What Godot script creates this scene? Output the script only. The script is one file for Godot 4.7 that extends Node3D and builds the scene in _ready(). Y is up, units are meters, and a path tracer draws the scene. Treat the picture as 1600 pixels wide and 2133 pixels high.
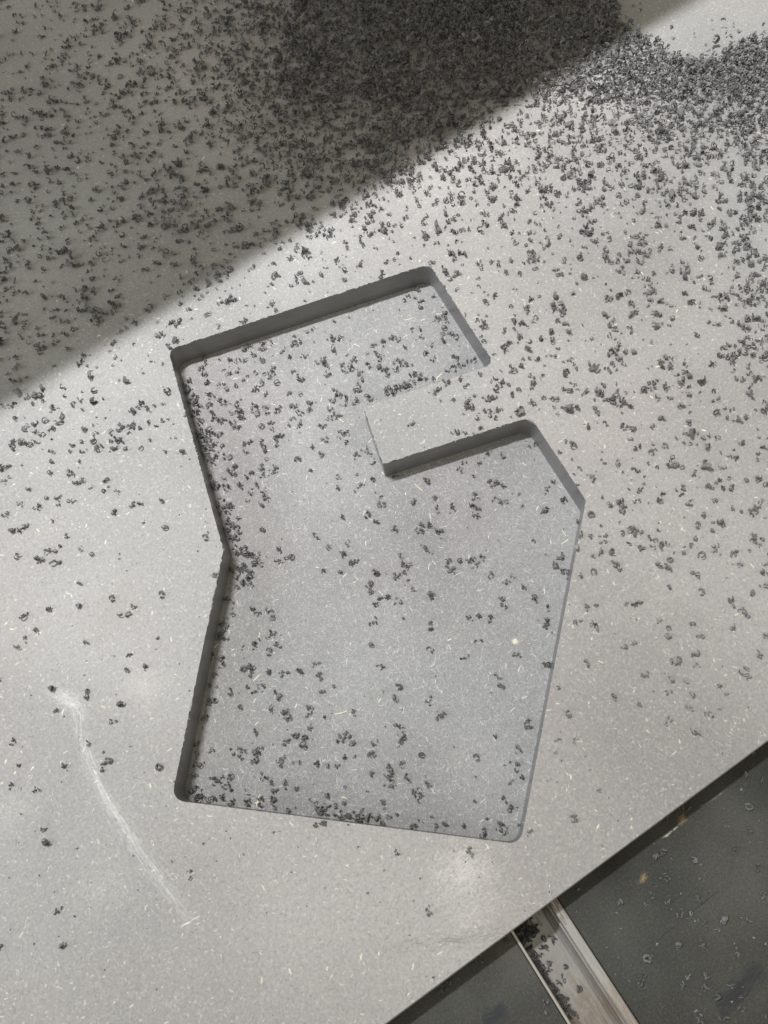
extends Node3D
# A grey fibreboard on a router bed with a freshly cut pocket and curled chips all over it. Lengths in metres.

const BOARD := 0.0180         # thickness of the board
const DEPTH := 0.0164         # depth of the pocket
const SLOT := 0.020           # depth of the channel in the bed
const E := Vector2(0.825, -0.565)   # along the board's front edge (x, z)
const N := Vector2(0.565, 0.825)    # across it, towards the bed in view
const FRONT := 0.0586         # the front edge, measured along N
const LAMP := Vector3(-0.42, 1.35, -0.41)

var rng := RandomNumberGenerator.new()
var taken := {}
var buf := PackedByteArray()
var bw := 0
var bh := 0
var variants: Array[ArrayMesh] = []
var variant_arrays: Array = []
var chip_mats: Array[StandardMaterial3D] = []
var outline := PackedVector2Array()


func numbered(called: String) -> String:
	var k: int = taken.get(called, 0)
	taken[called] = k + 1
	return called if k == 0 else "%s_%03d" % [called, k]


func tag(o: Node, label: String, category: String, group := "") -> Node:
	o.set_meta("label", label)
	o.set_meta("category", category)
	if group != "":
		o.set_meta("group", group)
	return o


func base(called: String, at := Vector3.ZERO) -> Node3D:
	var o := Node3D.new()
	o.name = numbered(called)
	add_child(o)
	o.position = at
	return o


func part(called: String, m: Mesh, mat: Material, parent: Node3D, at := Vector3.ZERO) -> MeshInstance3D:
	var o := MeshInstance3D.new()
	o.name = called
	o.mesh = m
	o.material_override = mat
	o.position = at
	parent.add_child(o, true)
	return o


func sn(s: float, n: float, y: float) -> Vector3:
	var p := E * s + N * n
	return Vector3(p.x, y, p.y)


# ---------------------------------------------------------------- textures

func paint_base(w: int, color: Vector3, sw: float, fine: float, broad: float, sd: int) -> void:
	# an even colour with broad and fine mottling
	bw = w
	bh = w
	var half := w / 2
	var a := FastNoiseLite.new()
	a.seed = sd
	a.frequency = 3.0 / half
	a.fractal_octaves = 3
	var b := FastNoiseLite.new()
	b.seed = sd + 7
	b.frequency = 0.42
	b.fractal_octaves = 2
	var na := a.get_image(half, half).get_data()
	var nb := b.get_image(half, half).get_data()
	var c := FastNoiseLite.new()
	c.seed = sd + 13
	c.frequency = 2.0 / half
	var nc := c.get_image(half, half).get_data()
	var out := PackedByteArray()
	out.resize(half * half * 3)
	for i in half * half:
		var g := (na[i] - 128) * broad + (nb[i] - 128) * fine
		var t := (nc[i] - 128) * sw
		out[i * 3] = clampi(int(color.x + g + t), 0, 255)
		out[i * 3 + 1] = clampi(int(color.y + g - t * 0.3), 0, 255)
		out[i * 3 + 2] = clampi(int(color.z + g - t * 0.4), 0, 255)
	var im := Image.create_from_data(half, half, false, Image.FORMAT_RGB8, out)
	im.resize(w, w, Image.INTERPOLATE_CUBIC)
	buf = im.get_data()


func dab(x: int, y: int, c: Vector3, a: float) -> void:
	if x < 0 or y < 0 or x >= bw or y >= bh:
		return
	var i := (y * bw + x) * 3
	buf[i] = int(buf[i] + (c.x - buf[i]) * a)
	buf[i + 1] = int(buf[i + 1] + (c.y - buf[i + 1]) * a)
	buf[i + 2] = int(buf[i + 2] + (c.z - buf[i + 2]) * a)


func strands(count: int, shortest: float, longest: float, c: Vector3, spread: float, faint: float, strong: float, thick := 0) -> void:
	# short bent wood fibres, pressed into the surface in every direction
	for k in count:
		var x := rng.randf() * bw
		var y := rng.randf() * bh
		var t := rng.randf() * TAU
		var bend := rng.randfn(0.0, 0.018)
		var n := int(lerpf(shortest, longest, pow(rng.randf(), 2.2)))
		var al := rng.randf_range(faint, strong)
		var v := rng.randfn(0.0, spread)
		var cc := c + Vector3(v, v, v * 0.9)
		for i in n:
			var f := al * minf(1.0, minf(i + 1, n - i) * 0.5)
			dab(int(x), int(y), cc, f)
			if thick > 0:
				dab(int(x) + 1, int(y), cc, f * 0.8)
				if thick > 1:
					dab(int(x), int(y) + 1, cc, f * 0.8)
					dab(int(x) + 1, int(y) + 1, cc, f * 0.6)
			x += cos(t)
			y += sin(t)
			t += bend


func smear(pts: Array, width: float, c: Vector3, a: float, per_px: float, streaks := 0.5) -> void:
	# a scuff along a curve: many fine scratches that run with it (pixels of the texture)
	var cv := Curve2D.new()
	for i in pts.size():
		var d: Vector2 = (pts[mini(i + 1, pts.size() - 1)] - pts[maxi(i - 1, 0)]) / 6.0
		cv.add_point(pts[i], -d, d)
	var total := cv.get_baked_length()
	for k in int(total * width * per_px):
		var s := rng.randf() * total
		var off := rng.randfn(0.0, 0.33) * width
		var ends := minf(1.0, minf(s, total - s) / (total * 0.18))
		var n := int(rng.randf_range(4, 4 + 16 * streaks))
		var al := a * ends * rng.randf_range(0.2, 1.0)
		for i in n:
			var ss := minf(s + i, total)
			var p := cv.sample_baked(ss)
			var q := cv.sample_baked(minf(ss + 1.0, total)) - p
			var nrm := Vector2(-q.y, q.x).normalized() * off
			dab(int(p.x + nrm.x), int(p.y + nrm.y), c, al)


func patch(at: Vector2, r: Vector2, turn: float, c: Vector3, a: float, n: int) -> void:
	# a worn or dusty patch made of specks and short rubs
	for k in n:
		var q := Vector2(rng.randfn(0.0, 0.45) * r.x, rng.randfn(0.0, 0.45) * r.y).rotated(turn) + at
		var t := rng.randfn(turn, 0.5)
		var m := rng.randi_range(2, 9)
		var al := a * rng.randf_range(0.3, 1.0)
		for i in m:
			dab(int(q.x), int(q.y), c, al)
			q += Vector2(cos(t), sin(t))


func finish() -> ImageTexture:
	return ImageTexture.create_from_image(Image.create_from_data(bw, bh, false, Image.FORMAT_RGB8, buf))


func plain(color: Vector3, rough: float, tex: Texture2D = null, relief := 0.0) -> StandardMaterial3D:
	var m := StandardMaterial3D.new()
	m.albedo_color = Color(color.x, color.y, color.z).linear_to_srgb()
	m.roughness = rough
	if tex:
		m.albedo_color = Color.WHITE
		m.albedo_texture = tex
		if relief > 0.0:
			m.heightmap_enabled = true
			m.heightmap_texture = tex
			m.heightmap_scale = relief
	return m


func board_uv(p: Vector2) -> Vector2:
	return Vector2((p.x + 0.38) / 0.7, (p.y + 0.59) / 0.7)


func on_top(x: float, z: float) -> Vector2:   # millimetres on the board to pixels of its texture
	return board_uv(Vector2(x, z) * 0.001) * 2048.0


func board_texture() -> ImageTexture:
	paint_base(2048, Vector3(156, 155, 155), 0.018, 0.09, 0.11, 11)
	strands(190000, 3, 9, Vector3(194, 194, 189), 9.0, 0.12, 0.5)
	strands(170000, 3, 9, Vector3(132, 132, 131), 9.0, 0.12, 0.5)
	strands(26000, 2, 6, Vector3(226, 225, 214), 10.0, 0.3, 0.9)
	strands(9000, 2, 5, Vector3(96, 96, 98), 10.0, 0.25, 0.6)
	strands(2300, 3, 9, Vector3(228, 226, 206), 8.0, 0.5, 0.95, 1)
	strands(240, 3, 9, Vector3(232, 227, 194), 8.0, 0.5, 0.95, 2)
	strands(300, 4, 12, Vector3(88, 88, 100), 8.0, 0.3, 0.6)
	# the pale rub left by something dragged over the board, and the pale patches and dark wear at its front
	smear([on_top(-206, -52), on_top(-193, -45), on_top(-178, -36), on_top(-172, -18), on_top(-155, 7.7), on_top(-135, 29), on_top(-123, 41), on_top(-108, 54)], 18.0, Vector3(224, 224, 224), 0.22, 0.12, 1.0)
	smear([on_top(-170, -14), on_top(-155, 7.0), on_top(-136, 28)], 8.0, Vector3(230, 230, 232), 0.24, 0.16, 1.0)
	smear([on_top(-140, 24), on_top(-124, 40), on_top(-109, 54)], 15.0, Vector3(222, 222, 224), 0.17, 0.1, 1.0)
	smear([on_top(-116, 56), on_top(-107, 51)], 1.6, Vector3(236, 236, 236), 0.6, 0.5, 0.3)
	patch(on_top(-186, -41), Vector2(34, 16), 0.5, Vector3(222, 222, 222), 0.2, 420)
	patch(on_top(8, 30), Vector2(52, 44), -0.5, Vector3(224, 222, 220), 0.2, 2300)
	patch(on_top(12, 46), Vector2(46, 18), -0.6, Vector3(222, 220, 216), 0.16, 500)
	# broad faint rubs of dust
	for k in 16:
		var at := on_top(rng.randf_range(-210, 120), rng.randf_range(-150, 60))
		patch(at, Vector2(rng.randf_range(40, 130), rng.randf_range(20, 60)), rng.randf_range(-0.9, 0.6), Vector3(196, 195, 193) if k % 2 == 0 else Vector3(146, 143, 141), 0.16, 1500)
	smear([on_top(-26, 61), on_top(-5, 57), on_top(12, 55), on_top(28, 50)], 14.0, Vector3(116, 112, 112), 0.3, 0.07, 1.0)
	smear([on_top(96, -22), on_top(104, -28), on_top(112, -34)], 4.0, Vector3(150, 132, 128), 0.25, 0.1, 1.0)
	return finish()


func floor_texture() -> ImageTexture:
	paint_base(2048, Vector3(148, 148, 149), 0.012, 0.12, 0.09, 31)
	strands(170000, 5, 16, Vector3(184, 186, 188), 9.0, 0.15, 0.5)
	strands(140000, 5, 14, Vector3(114, 115, 119), 9.0, 0.12, 0.45)
	strands(30000, 6, 15, Vector3(212, 214, 215), 8.0, 0.25, 0.75)
	strands(5000, 6, 20, Vector3(236, 237, 236), 6.0, 0.2, 0.7)
	strands(800, 7, 22, Vector3(238, 238, 230), 6.0, 0.6, 1.0, 1)
	strands(130, 10, 34, Vector3(240, 234, 204), 6.0, 0.7, 1.0, 2)
	strands(400, 8, 24, Vector3(92, 94, 110), 6.0, 0.2, 0.5)
	patch(Vector2(1190, 1353), Vector2(7, 7), 0.0, Vector3(238, 234, 214), 0.7, 90)
	return finish()


func q0(x: float, z: float) -> Vector2:   # millimetres on the bed to pixels of its texture
	return Vector2(x + 60.0, z + 60.0) / 240.0 * 1024.0


func bed_texture() -> ImageTexture:
	paint_base(1024, Vector3(67, 68, 66), 0.01, 0.09, 0.16, 51)
	strands(26000, 3, 10, Vector3(120, 122, 118), 8.0, 0.06, 0.3)
	strands(22000, 3, 10, Vector3(70, 72, 70), 6.0, 0.06, 0.3)
	strands(1900, 1, 4, Vector3(168, 168, 162), 14.0, 0.2, 0.8)
	strands(60, 2, 5, Vector3(215, 212, 200), 10.0, 0.6, 1.0, 1)
	smear([q0(87, 60), q0(104, 47), q0(121, 35)], 1.4, Vector3(52, 54, 52), 0.7, 0.3, 1.0)
	patch(q0(130, 60), Vector2(150, 150), -0.6, Vector3(96, 95, 84), 0.2, 5000)
	for s in [[109.0, 6.0, 11.0, 7.0], [89.3, 30.8, 11.0, 5.0]]:
		patch(q0(s[0], s[1]), Vector2(s[2], s[3]), -0.9, Vector3(150, 132, 100), 0.45, int(s[2] * 13))
	smear([q0(137, 62), q0(127, 71), q0(116, 80)], 26.0, Vector3(54, 56, 60), 0.4, 0.5, 1.0)
	smear([q0(28, 82), q0(23, 86), q0(17, 89)], 22.0, Vector3(54, 57, 63), 0.4, 0.5, 1.0)
	smear([q0(99, 14), q0(103, 11.5), q0(107, 8.6)], 2.4, Vector3(190, 190, 186), 0.9, 0.5, 0.3)
	smear([q0(117, 0), q0(124, -3.5), q0(131, -8)], 2.4, Vector3(150, 150, 140), 0.6, 0.2, 0.3)
	return finish()


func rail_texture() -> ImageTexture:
	# worn aluminium, with brown reflection and the board's shade painted in along its length (the length runs from left to right)
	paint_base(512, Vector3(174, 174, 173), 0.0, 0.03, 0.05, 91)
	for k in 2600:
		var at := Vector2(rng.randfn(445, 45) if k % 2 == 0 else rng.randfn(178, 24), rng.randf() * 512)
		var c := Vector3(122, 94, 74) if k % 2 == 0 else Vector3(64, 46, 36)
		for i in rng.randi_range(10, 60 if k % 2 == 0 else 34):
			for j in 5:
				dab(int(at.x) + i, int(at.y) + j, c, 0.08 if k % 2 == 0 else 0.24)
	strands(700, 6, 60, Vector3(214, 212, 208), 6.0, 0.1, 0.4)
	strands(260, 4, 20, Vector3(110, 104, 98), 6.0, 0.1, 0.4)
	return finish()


func wall_texture() -> ImageTexture:
	# the tool leaves fine lines that run along the cut
	paint_base(512, Vector3(117, 118, 119), 0.0, 0.05, 0.06, 71)
	for y in bh:
		var v := rng.randfn(0.0, 4.0) + 1.5 * sin(y * 0.11)
		for x in bw:
			dab(x, y, Vector3(117 + v * 3.0, 118 + v * 3.0, 119 + v * 3.0), 0.25 + 0.1 * sin(x * 0.05 + y * 1.7))
	strands(5000, 4, 14, Vector3(132, 133, 135), 8.0, 0.1, 0.4)
	strands(4000, 4, 14, Vector3(90, 91, 93), 8.0, 0.1, 0.4)
	return finish()


# ---------------------------------------------------------------- the board

func rounded(corners: Array) -> PackedVector2Array:
	# corners [x, z, radius] in millimetres to an outline in metres, with arcs where the round tool could not reach into the corner
	var out := PackedVector2Array()
	var n := corners.size()
	for i in n:
		var b := Vector2(corners[i][0], corners[i][1])
		var a := Vector2(corners[(i + n - 1) % n][0], corners[(i + n - 1) % n][1])
		var c := Vector2(corners[(i + 1) % n][0], corners[(i + 1) % n][1])
		var r: float = corners[i][2]
		var u := (a - b).normalized()
		var v := (c - b).normalized()
		if r <= 0.0:
			out.append(b * 0.001)
			continue
		var half := acos(clampf(u.dot(v), -1.0, 1.0)) / 2.0
		var back := r / tan(half)
		var centre := b + (u + v).normalized() * (r / sin(half))
		var p := b + u * back - centre
		var q := b + v * back - centre
		var sweep := p.angle_to(q)
		for k in 11:
			out.append((centre + p.rotated(sweep * k / 10.0)) * 0.001)
	return out


func dense(ring: PackedVector2Array, step: float) -> PackedVector2Array:
	var out := PackedVector2Array()
	for i in ring.size():
		var a := ring[i]
		var b := ring[(i + 1) % ring.size()]
		var n := maxi(1, int(a.distance_to(b) / step))
		for k in n:
			out.append(a.lerp(b, float(k) / n))
	return out


func outward(ring: PackedVector2Array, i: int) -> Vector2:
	var d := (ring[(i + 1) % ring.size()] - ring[(i + ring.size() - 1) % ring.size()]).normalized()
	return Vector2(d.y, -d.x)


func sheet(polys: Array, y: float, uv: Callable) -> ArrayMesh:
	var st := SurfaceTool.new()
	st.begin(Mesh.PRIMITIVE_TRIANGLES)
	for poly in polys:
		var tris := Geometry2D.triangulate_polygon(poly)
		for t in range(0, tris.size(), 3):
			var a: Vector2 = poly[tris[t]]
			var b: Vector2 = poly[tris[t + 1]]
			var c: Vector2 = poly[tris[t + 2]]
			var order := [a, b, c] if (b - a).cross(c - a) > 0.0 else [a, c, b]
			for p in order:
				st.set_normal(Vector3.UP)
				st.set_uv(uv.call(p))
				st.add_vertex(Vector3(p.x, y, p.y))
	return st.commit()


func quad(st: SurfaceTool, a: Vector3, b: Vector3, c: Vector3, d: Vector3, uvs: Array = []) -> void:
	# a, b, c, d clockwise seen from the front
	var n := (c - a).cross(b - a).normalized()
	var v := [a, b, c, a, c, d]
	var w := [0, 1, 2, 0, 2, 3]
	for i in 6:
		st.set_normal(n)
		st.set_uv(uvs[w[i]] if uvs.size() else Vector2(v[i].x, v[i].z) * 4.0)
		st.add_vertex(v[i])


func build_board() -> void:
	var o := base("fibreboard", Vector3(0, -BOARD, 0))
	tag(o, "grey fibreboard sheet with a stepped pocket cut into its top", "board")
	var skin := plain(Vector3.ONE, 0.62, board_texture(), 0.02)
	skin.metallic_specular = 0.4
	var floor_mat := plain(Vector3.ONE, 0.85, floor_texture(), 0.035)
	floor_mat.metallic_specular = 0.25
	var wall_mat := plain(Vector3.ONE, 0.32, wall_texture(), 0.005)
	wall_mat.metallic_specular = 0.5
	var smooth := rounded([[-161.8, -241.8, 5.5], [-8.9, -299.1, 7.0], [28.2, -228.5, 4.5], [-44.7, -202.0, 0.6], [-32.8, -167.0, 0.6], [46.7, -194.9, 6.5], [73.0, -146.0, 4.0], [33.5, 17.5, 6.0], [-126.3, 4.0, 6.0], [-115.0, -118.1, 0.8]])
	var low := dense(smooth, 0.0006)
	outline = dense(smooth, 0.004)
	# the upper edge is torn a little where the cutter left the fibres
	var chip_noise := FastNoiseLite.new()
	chip_noise.seed = 5
	chip_noise.frequency = 300.0
	chip_noise.fractal_octaves = 3
	var tear := FastNoiseLite.new()
	tear.seed = 9
	tear.frequency = 14.0
	var high := PackedVector2Array()
	for i in low.size():
		var p := low[i]
		var torn := clampf(0.55 + tear.get_noise_2d(p.x, p.y) * 1.6, 0.12, 1.3)
		var d := outward(low, i)
		var j := chip_noise.get_noise_2d(p.x, p.y) * 0.0008 * (torn if d.y < -0.2 or d.x < -0.6 else 0.12)
		high.append(p + outward(low, i) * j)
	# top: the rectangle of the sheet less the pocket, in two halves that meet under the pocket
	var halves := []
	for part_range in [[-0.30, 0.062], [0.062, 0.56]]:
		var rect := PackedVector2Array()
		for c in [[part_range[0], -0.74], [part_range[1], -0.74], [part_range[1], FRONT - 0.0005], [part_range[0], FRONT - 0.0005]]:
			rect.append(E * c[0] + N * c[1])
		for poly in Geometry2D.clip_polygons(rect, high):
			halves.append(poly)
	part("top_face", sheet(halves, BOARD, board_uv), skin, o)
	var fl := func(p: Vector2) -> Vector2: return Vector2((p.x + 0.197) / 0.4, (p.y + 0.34) / 0.4)
	part("pocket_floor", sheet([low], BOARD - DEPTH, fl), floor_mat, o)
	var st := SurfaceTool.new()
	st.begin(Mesh.PRIMITIVE_TRIANGLES)
	var rows := [[0.0, 1.0], [0.0005, 0.35], [0.0013, 0.0], [DEPTH, 0.0]]
	var run := 0.0
	var n := low.size()
	for i in n:
		var k := (i + 1) % n
		var run2 := run + low[i].distance_to(low[k])
		for r in 3:
			var ring := []
			for m in [[i, r, run], [k, r, run2], [k, r + 1, run2], [i, r + 1, run]]:
				var p: Vector2 = low[m[0]].lerp(high[m[0]], rows[m[1]][1])
				ring.append([Vector3(p.x, BOARD - rows[m[1]][0], p.y), Vector2(m[2] * 12.0, rows[m[1]][0] * 25.0), outward(low, m[0])])
			for w in [0, 1, 2, 0, 2, 3]:
				st.set_normal(Vector3(-ring[w][2].x, 0, -ring[w][2].y))
				st.set_uv(ring[w][1])
				st.add_vertex(ring[w][0])
		run = run2
	part("pocket_wall", st.commit(), wall_mat, o)
	# sides, with the front arris lightly broken
	st = SurfaceTool.new()
	st.begin(Mesh.PRIMITIVE_TRIANGLES)
	var box := [[-0.30, -0.74], [0.56, -0.74], [0.56, FRONT], [-0.30, FRONT]]
	var top := [[-0.30, -0.74], [0.56, -0.74], [0.56, FRONT - 0.0005], [-0.30, FRONT - 0.0005]]
	for i in 4:
		var a: Array = box[i]
		var b: Array = box[(i + 1) % 4]
		quad(st, sn(a[0], a[1], BOARD - 0.0004), sn(b[0], b[1], BOARD - 0.0004), sn(b[0], b[1], 0.0003), sn(a[0], a[1], 0.0003))
		var c: Array = top[i]
		var d: Array = top[(i + 1) % 4]
		if i == 2:
			quad(st, sn(c[0], c[1], BOARD), sn(d[0], d[1], BOARD), sn(b[0], b[1], BOARD - 0.0004), sn(a[0], a[1], BOARD - 0.0004))
	quad(st, sn(-0.30, -0.74, 0.0003), sn(0.56, -0.74, 0.0003), sn(0.56, FRONT, 0.0003), sn(-0.30, FRONT, 0.0003))
	part("side_face", st.commit(), wall_mat, o)
	# loose fibres along the cut edge
	st = SurfaceTool.new()
	st.begin(Mesh.PRIMITIVE_TRIANGLES)
	for i in low.size():
		var p := low[i]
		var d := outward(low, i)
		var torn := 0.30 + tear.get_noise_2d(p.x, p.y) * 1.1
		if rng.randf() > torn * (0.6 if d.y < -0.2 or d.x < -0.6 else 0.12):
			continue
		var turn := rng.randfn(PI, 0.9)
		var dir := d.rotated(turn)
		var a := Vector3(p.x + d.x * 0.0004, BOARD - 0.0001, p.y + d.y * 0.0004)
		var len := rng.randf_range(0.0005, 0.0016)
		var tip := a + Vector3(dir.x, rng.randf_range(-0.1, 0.5), dir.y) * len
		var side := Vector3(-dir.y, 0.3, dir.x) * rng.randf_range(0.00009, 0.0002)
		var up := Vector3(0, 0.00015, 0)
		quad(st, a - side, a + side, tip + side * 0.4, tip - side * 0.4)
		quad(st, a + up, a + side, tip + side * 0.4, tip + up * 0.5)
		quad(st, a - side, a + up, tip + up * 0.5, tip - side * 0.4)
	var fuzz := part("edge_fibre", st.commit(), plain(Vector3(0.46, 0.46, 0.44), 0.9), o)
	fuzz.set_meta("kind", "stuff")


# ---------------------------------------------------------------- the bed

func slab(s0: float, s1: float, n0: float, n1: float, thick: float) -> ArrayMesh:
	# a panel with its top at 0 and lightly rounded long edges
	var st := SurfaceTool.new()
	st.begin(Mesh.PRIMITIVE_TRIANGLES)
	var c := 0.0006
	var prof := [Vector2(s0, -thick), Vector2(s0, -c), Vector2(s0 + c * 0.3, -c * 0.3), Vector2(s0 + c, 0), Vector2(s1 - c, 0), Vector2(s1 - c * 0.3, -c * 0.3), Vector2(s1, -c), Vector2(s1, -thick)]
	for i in 8:
		var a: Vector2 = prof[i]
		var b: Vector2 = prof[(i + 1) % 8]
		var v := [sn(a.x, n1, a.y), sn(a.x, n0, a.y), sn(b.x, n0, b.y), sn(b.x, n1, b.y)]
		var uvs := v.map(func(p): return Vector2(p.x + 0.06, p.z + 0.06) / 0.24)
		quad(st, v[0], v[1], v[2], v[3], uvs)
	for i in range(1, 7):
		for e in [n0, n1]:
			quad(st, sn(prof[0].x, e, prof[0].y), sn(prof[i].x, e, prof[i].y), sn(prof[i + 1].x, e, prof[i + 1].y), sn(prof[i + 1].x, e, prof[i + 1].y))
	return st.commit()


func channel(prof: Array, n0: float, n1: float) -> ArrayMesh:
	var st := SurfaceTool.new()
	st.begin(Mesh.PRIMITIVE_TRIANGLES)
	for i in prof.size():
		var a: Vector2 = prof[i]
		var b: Vector2 = prof[(i + 1) % prof.size()]
		for k in 6:
			var m0 := lerpf(n0, n1, k / 6.0)
			var m1 := lerpf(n0, n1, (k + 1) / 6.0)
			quad(st, sn(a.x, m1, a.y), sn(a.x, m0, a.y), sn(b.x, m0, b.y), sn(b.x, m1, b.y), [Vector2(m1 * 10 - 0.2, i * 0.08), Vector2(m0 * 10 - 0.2, i * 0.08), Vector2(m0 * 10 - 0.2, i * 0.08 + 0.08), Vector2(m1 * 10 - 0.2, i * 0.08 + 0.08)])
	return st.commit()


func build_bed() -> void:
	var paint := plain(Vector3.ONE, 0.6, bed_texture(), 0.02)
	paint.metallic_specular = 0.35
	var left := base("bed_panel", Vector3(0, -BOARD, 0))
	tag(left, "black painted bed panel left of the aluminium channel", "panel", "black bed panels")
	part("panel_top", slab(-0.36, -0.0064, -0.78, 0.26, 0.03), paint, left)
	var right := base("bed_panel", Vector3(0, -BOARD, 0))
	tag(right, "black painted bed panel right of the aluminium channel, strewn with pale chips", "panel", "black bed panels")
	part("panel_top", slab(0.0194, 0.62, -0.78, 0.26, 0.03), paint, right)
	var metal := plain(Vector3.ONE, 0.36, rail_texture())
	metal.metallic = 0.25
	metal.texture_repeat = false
	var o := base("channel_rail", Vector3(0, -BOARD, 0))
	tag(o, "aluminium channel rail sunk between the two black bed panels", "rail")
	var floor_prof := [Vector2(-0.005, -0.0175), Vector2(-0.0045, -0.0192), Vector2(-0.0032, -SLOT), Vector2(0.0088, -SLOT), Vector2(0.0108, -0.0196), Vector2(0.0124, -0.0182), Vector2(0.0135, -0.0158), Vector2(0.0141, -0.0120), Vector2(0.0175, -0.0120), Vector2(0.0175, -0.024), Vector2(-0.0058, -0.024), Vector2(-0.0058, -0.0175)]
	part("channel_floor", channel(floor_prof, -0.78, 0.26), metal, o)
	var bright := plain(Vector3(0.5, 0.49, 0.45), 0.4)
	bright.metallic = 0.4
	part("rim", channel([Vector2(-0.0062, -0.0174), Vector2(-0.0062, 0.0004), Vector2(-0.0059, 0.0007), Vector2(-0.0053, 0.0007), Vector2(-0.005, 0.0004), Vector2(-0.005, -0.0174)], -0.78, 0.26), bright, o)
	# the right rim runs on under the sheet, with shade painted near it
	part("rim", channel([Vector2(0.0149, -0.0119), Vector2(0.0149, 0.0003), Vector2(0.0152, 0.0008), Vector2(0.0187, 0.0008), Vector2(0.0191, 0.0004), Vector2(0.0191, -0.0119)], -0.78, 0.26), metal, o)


# ---------------------------------------------------------------- chips

func curl(st: SurfaceTool, at: Vector3, turn: Basis, r: float, a0: float, sweep: float, w: float, th: float, grow: float, segs: int) -> void:
	# one rolled shaving: a strip of some thickness bent round an axis
	var rings := []
	for i in segs + 1:
		var t := float(i) / segs
		var a := a0 + sweep * t
		var rr := r * (1.0 + grow * t) * rng.randf_range(0.9, 1.1)
		var ww := w * (0.45 + 0.55 * sin(PI * clampf(t * 0.8 + 0.12, 0.0, 1.0))) * rng.randf_range(0.75, 1.1)
		var skew := (t - 0.5) * w * 0.5 + rng.randf_range(-0.08, 0.08) * w
		var tt := th * rng.randf_range(0.7, 1.3)
		var ring := []
		for c in [[rr + tt * 0.5, -ww * 0.5], [rr + tt * 0.5, ww * 0.5], [rr - tt * 0.5, ww * 0.5], [rr - tt * 0.5, -ww * 0.5]]:
			ring.append(at + turn * Vector3(cos(a) * c[0], sin(a) * c[0], c[1] + skew))
		rings.append(ring)
	for i in segs:
		for k in 4:
			var k2 := (k + 1) % 4
			var v := [rings[i][k], rings[i][k2], rings[i + 1][k2], rings[i + 1][k]]
			for m in [0, 1, 2, 0, 2, 3]:
				st.add_vertex(v[m])
	for e in [0, segs]:
		var v: Array = rings[e]
		for m in ([0, 2, 1, 0, 3, 2] if e == 0 else [0, 1, 2, 0, 2, 3]):
			st.add_vertex(v[m])


func make_variants() -> void:
	rng.seed = 90210
	# 0-23 single shavings and pairs, 24-39 clumps of small ones, 40-69 plainer ones for the drift
	for k in 70:
		var st := SurfaceTool.new()
		st.begin(Mesh.PRIMITIVE_TRIANGLES)
		st.set_smooth_group(-1)
		var clumped := k >= 24 and k < 40
		var pieces := rng.randi_range(4, 6) if clumped else rng.randi_range(1, 2) if k >= 40 else rng.randi_range(1, 3)
		for p in pieces:
			var turn := Basis(Vector3.UP, rng.randf() * TAU) * Basis(Vector3.RIGHT, rng.randfn(0.0, 0.45)) * Basis(Vector3.BACK, rng.randf() * TAU)
			var reach := 0.8 if clumped else 0.4
			var at := Vector3.ZERO if p == 0 else Vector3(rng.randf_range(-reach, reach), rng.randf_range(0.0, 0.15), rng.randf_range(-reach, reach) * 0.7)
			curl(st, at, turn, rng.randf_range(0.13, 0.26), rng.randf() * TAU, rng.randf_range(2.4, 5.6), rng.randf_range(0.13, 0.31), rng.randf_range(0.045, 0.075), rng.randf_range(0.1, 0.8), 5 if k >= 40 else 5 if clumped else 7)
		st.generate_normals()
		var arr := st.commit_to_arrays()
		var v: PackedVector3Array = arr[Mesh.ARRAY_VERTEX]
		var lo := Vector3.INF
		var hi := -Vector3.INF
		for p in v:
			lo = lo.min(p)
			hi = hi.max(p)
		var size := maxf(hi.x - lo.x, hi.z - lo.z)
		var fit := Transform3D(Basis().scaled(Vector3.ONE / size), -Vector3((lo.x + hi.x) / 2, lo.y, (lo.z + hi.z) / 2) / size)
		arr[Mesh.ARRAY_VERTEX] = fit * v
		arr[Mesh.ARRAY_INDEX] = null
		for slot in arr.size():
			if slot > Mesh.ARRAY_NORMAL:
				arr[slot] = null
		var m := ArrayMesh.new()
		m.add_surface_from_arrays(Mesh.PRIMITIVE_TRIANGLES, arr)
		variants.append(m)
		variant_arrays.append(arr)
	for tone in [0.115, 0.15, 0.19, 0.24, 0.33]:
		var m := plain(Vector3(tone, tone, tone * 1.02), 0.85)
		m.metallic_specular = 0.3
		chip_mats.append(m)


func in_cleared_patch(p: Vector2) -> bool:   # where the extraction has swept the far side clean
	var poly := PackedVector2Array([Vector2(0.118, -0.62), Vector2(0.119, -0.5005), Vector2(0.1305, -0.4833), Vector2(0.142, -0.473), Vector2(0.150, -0.4615), Vector2(0.162, -0.455), Vector2(0.181, -0.460), Vector2(0.196, -0.469), Vector2(0.2135, -0.476), Vector2(0.30, -0.505), Vector2(0.30, -0.62)])
	return Geometry2D.is_point_in_polygon(p, poly)


func chip_pose(at: Vector3, size: float, lean := 0.2) -> Transform3D:
	var b := Basis(Vector3.UP, rng.randf() * TAU) * Basis(Vector3.RIGHT, rng.randfn(0.0, lean))
	var k := size * 0.001
	return Transform3D(b.scaled_local(Vector3(k * rng.randf_range(0.85, 1.15), k * rng.randf_range(0.75, 1.1), k * rng.randf_range(0.85, 1.15))), at)


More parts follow.
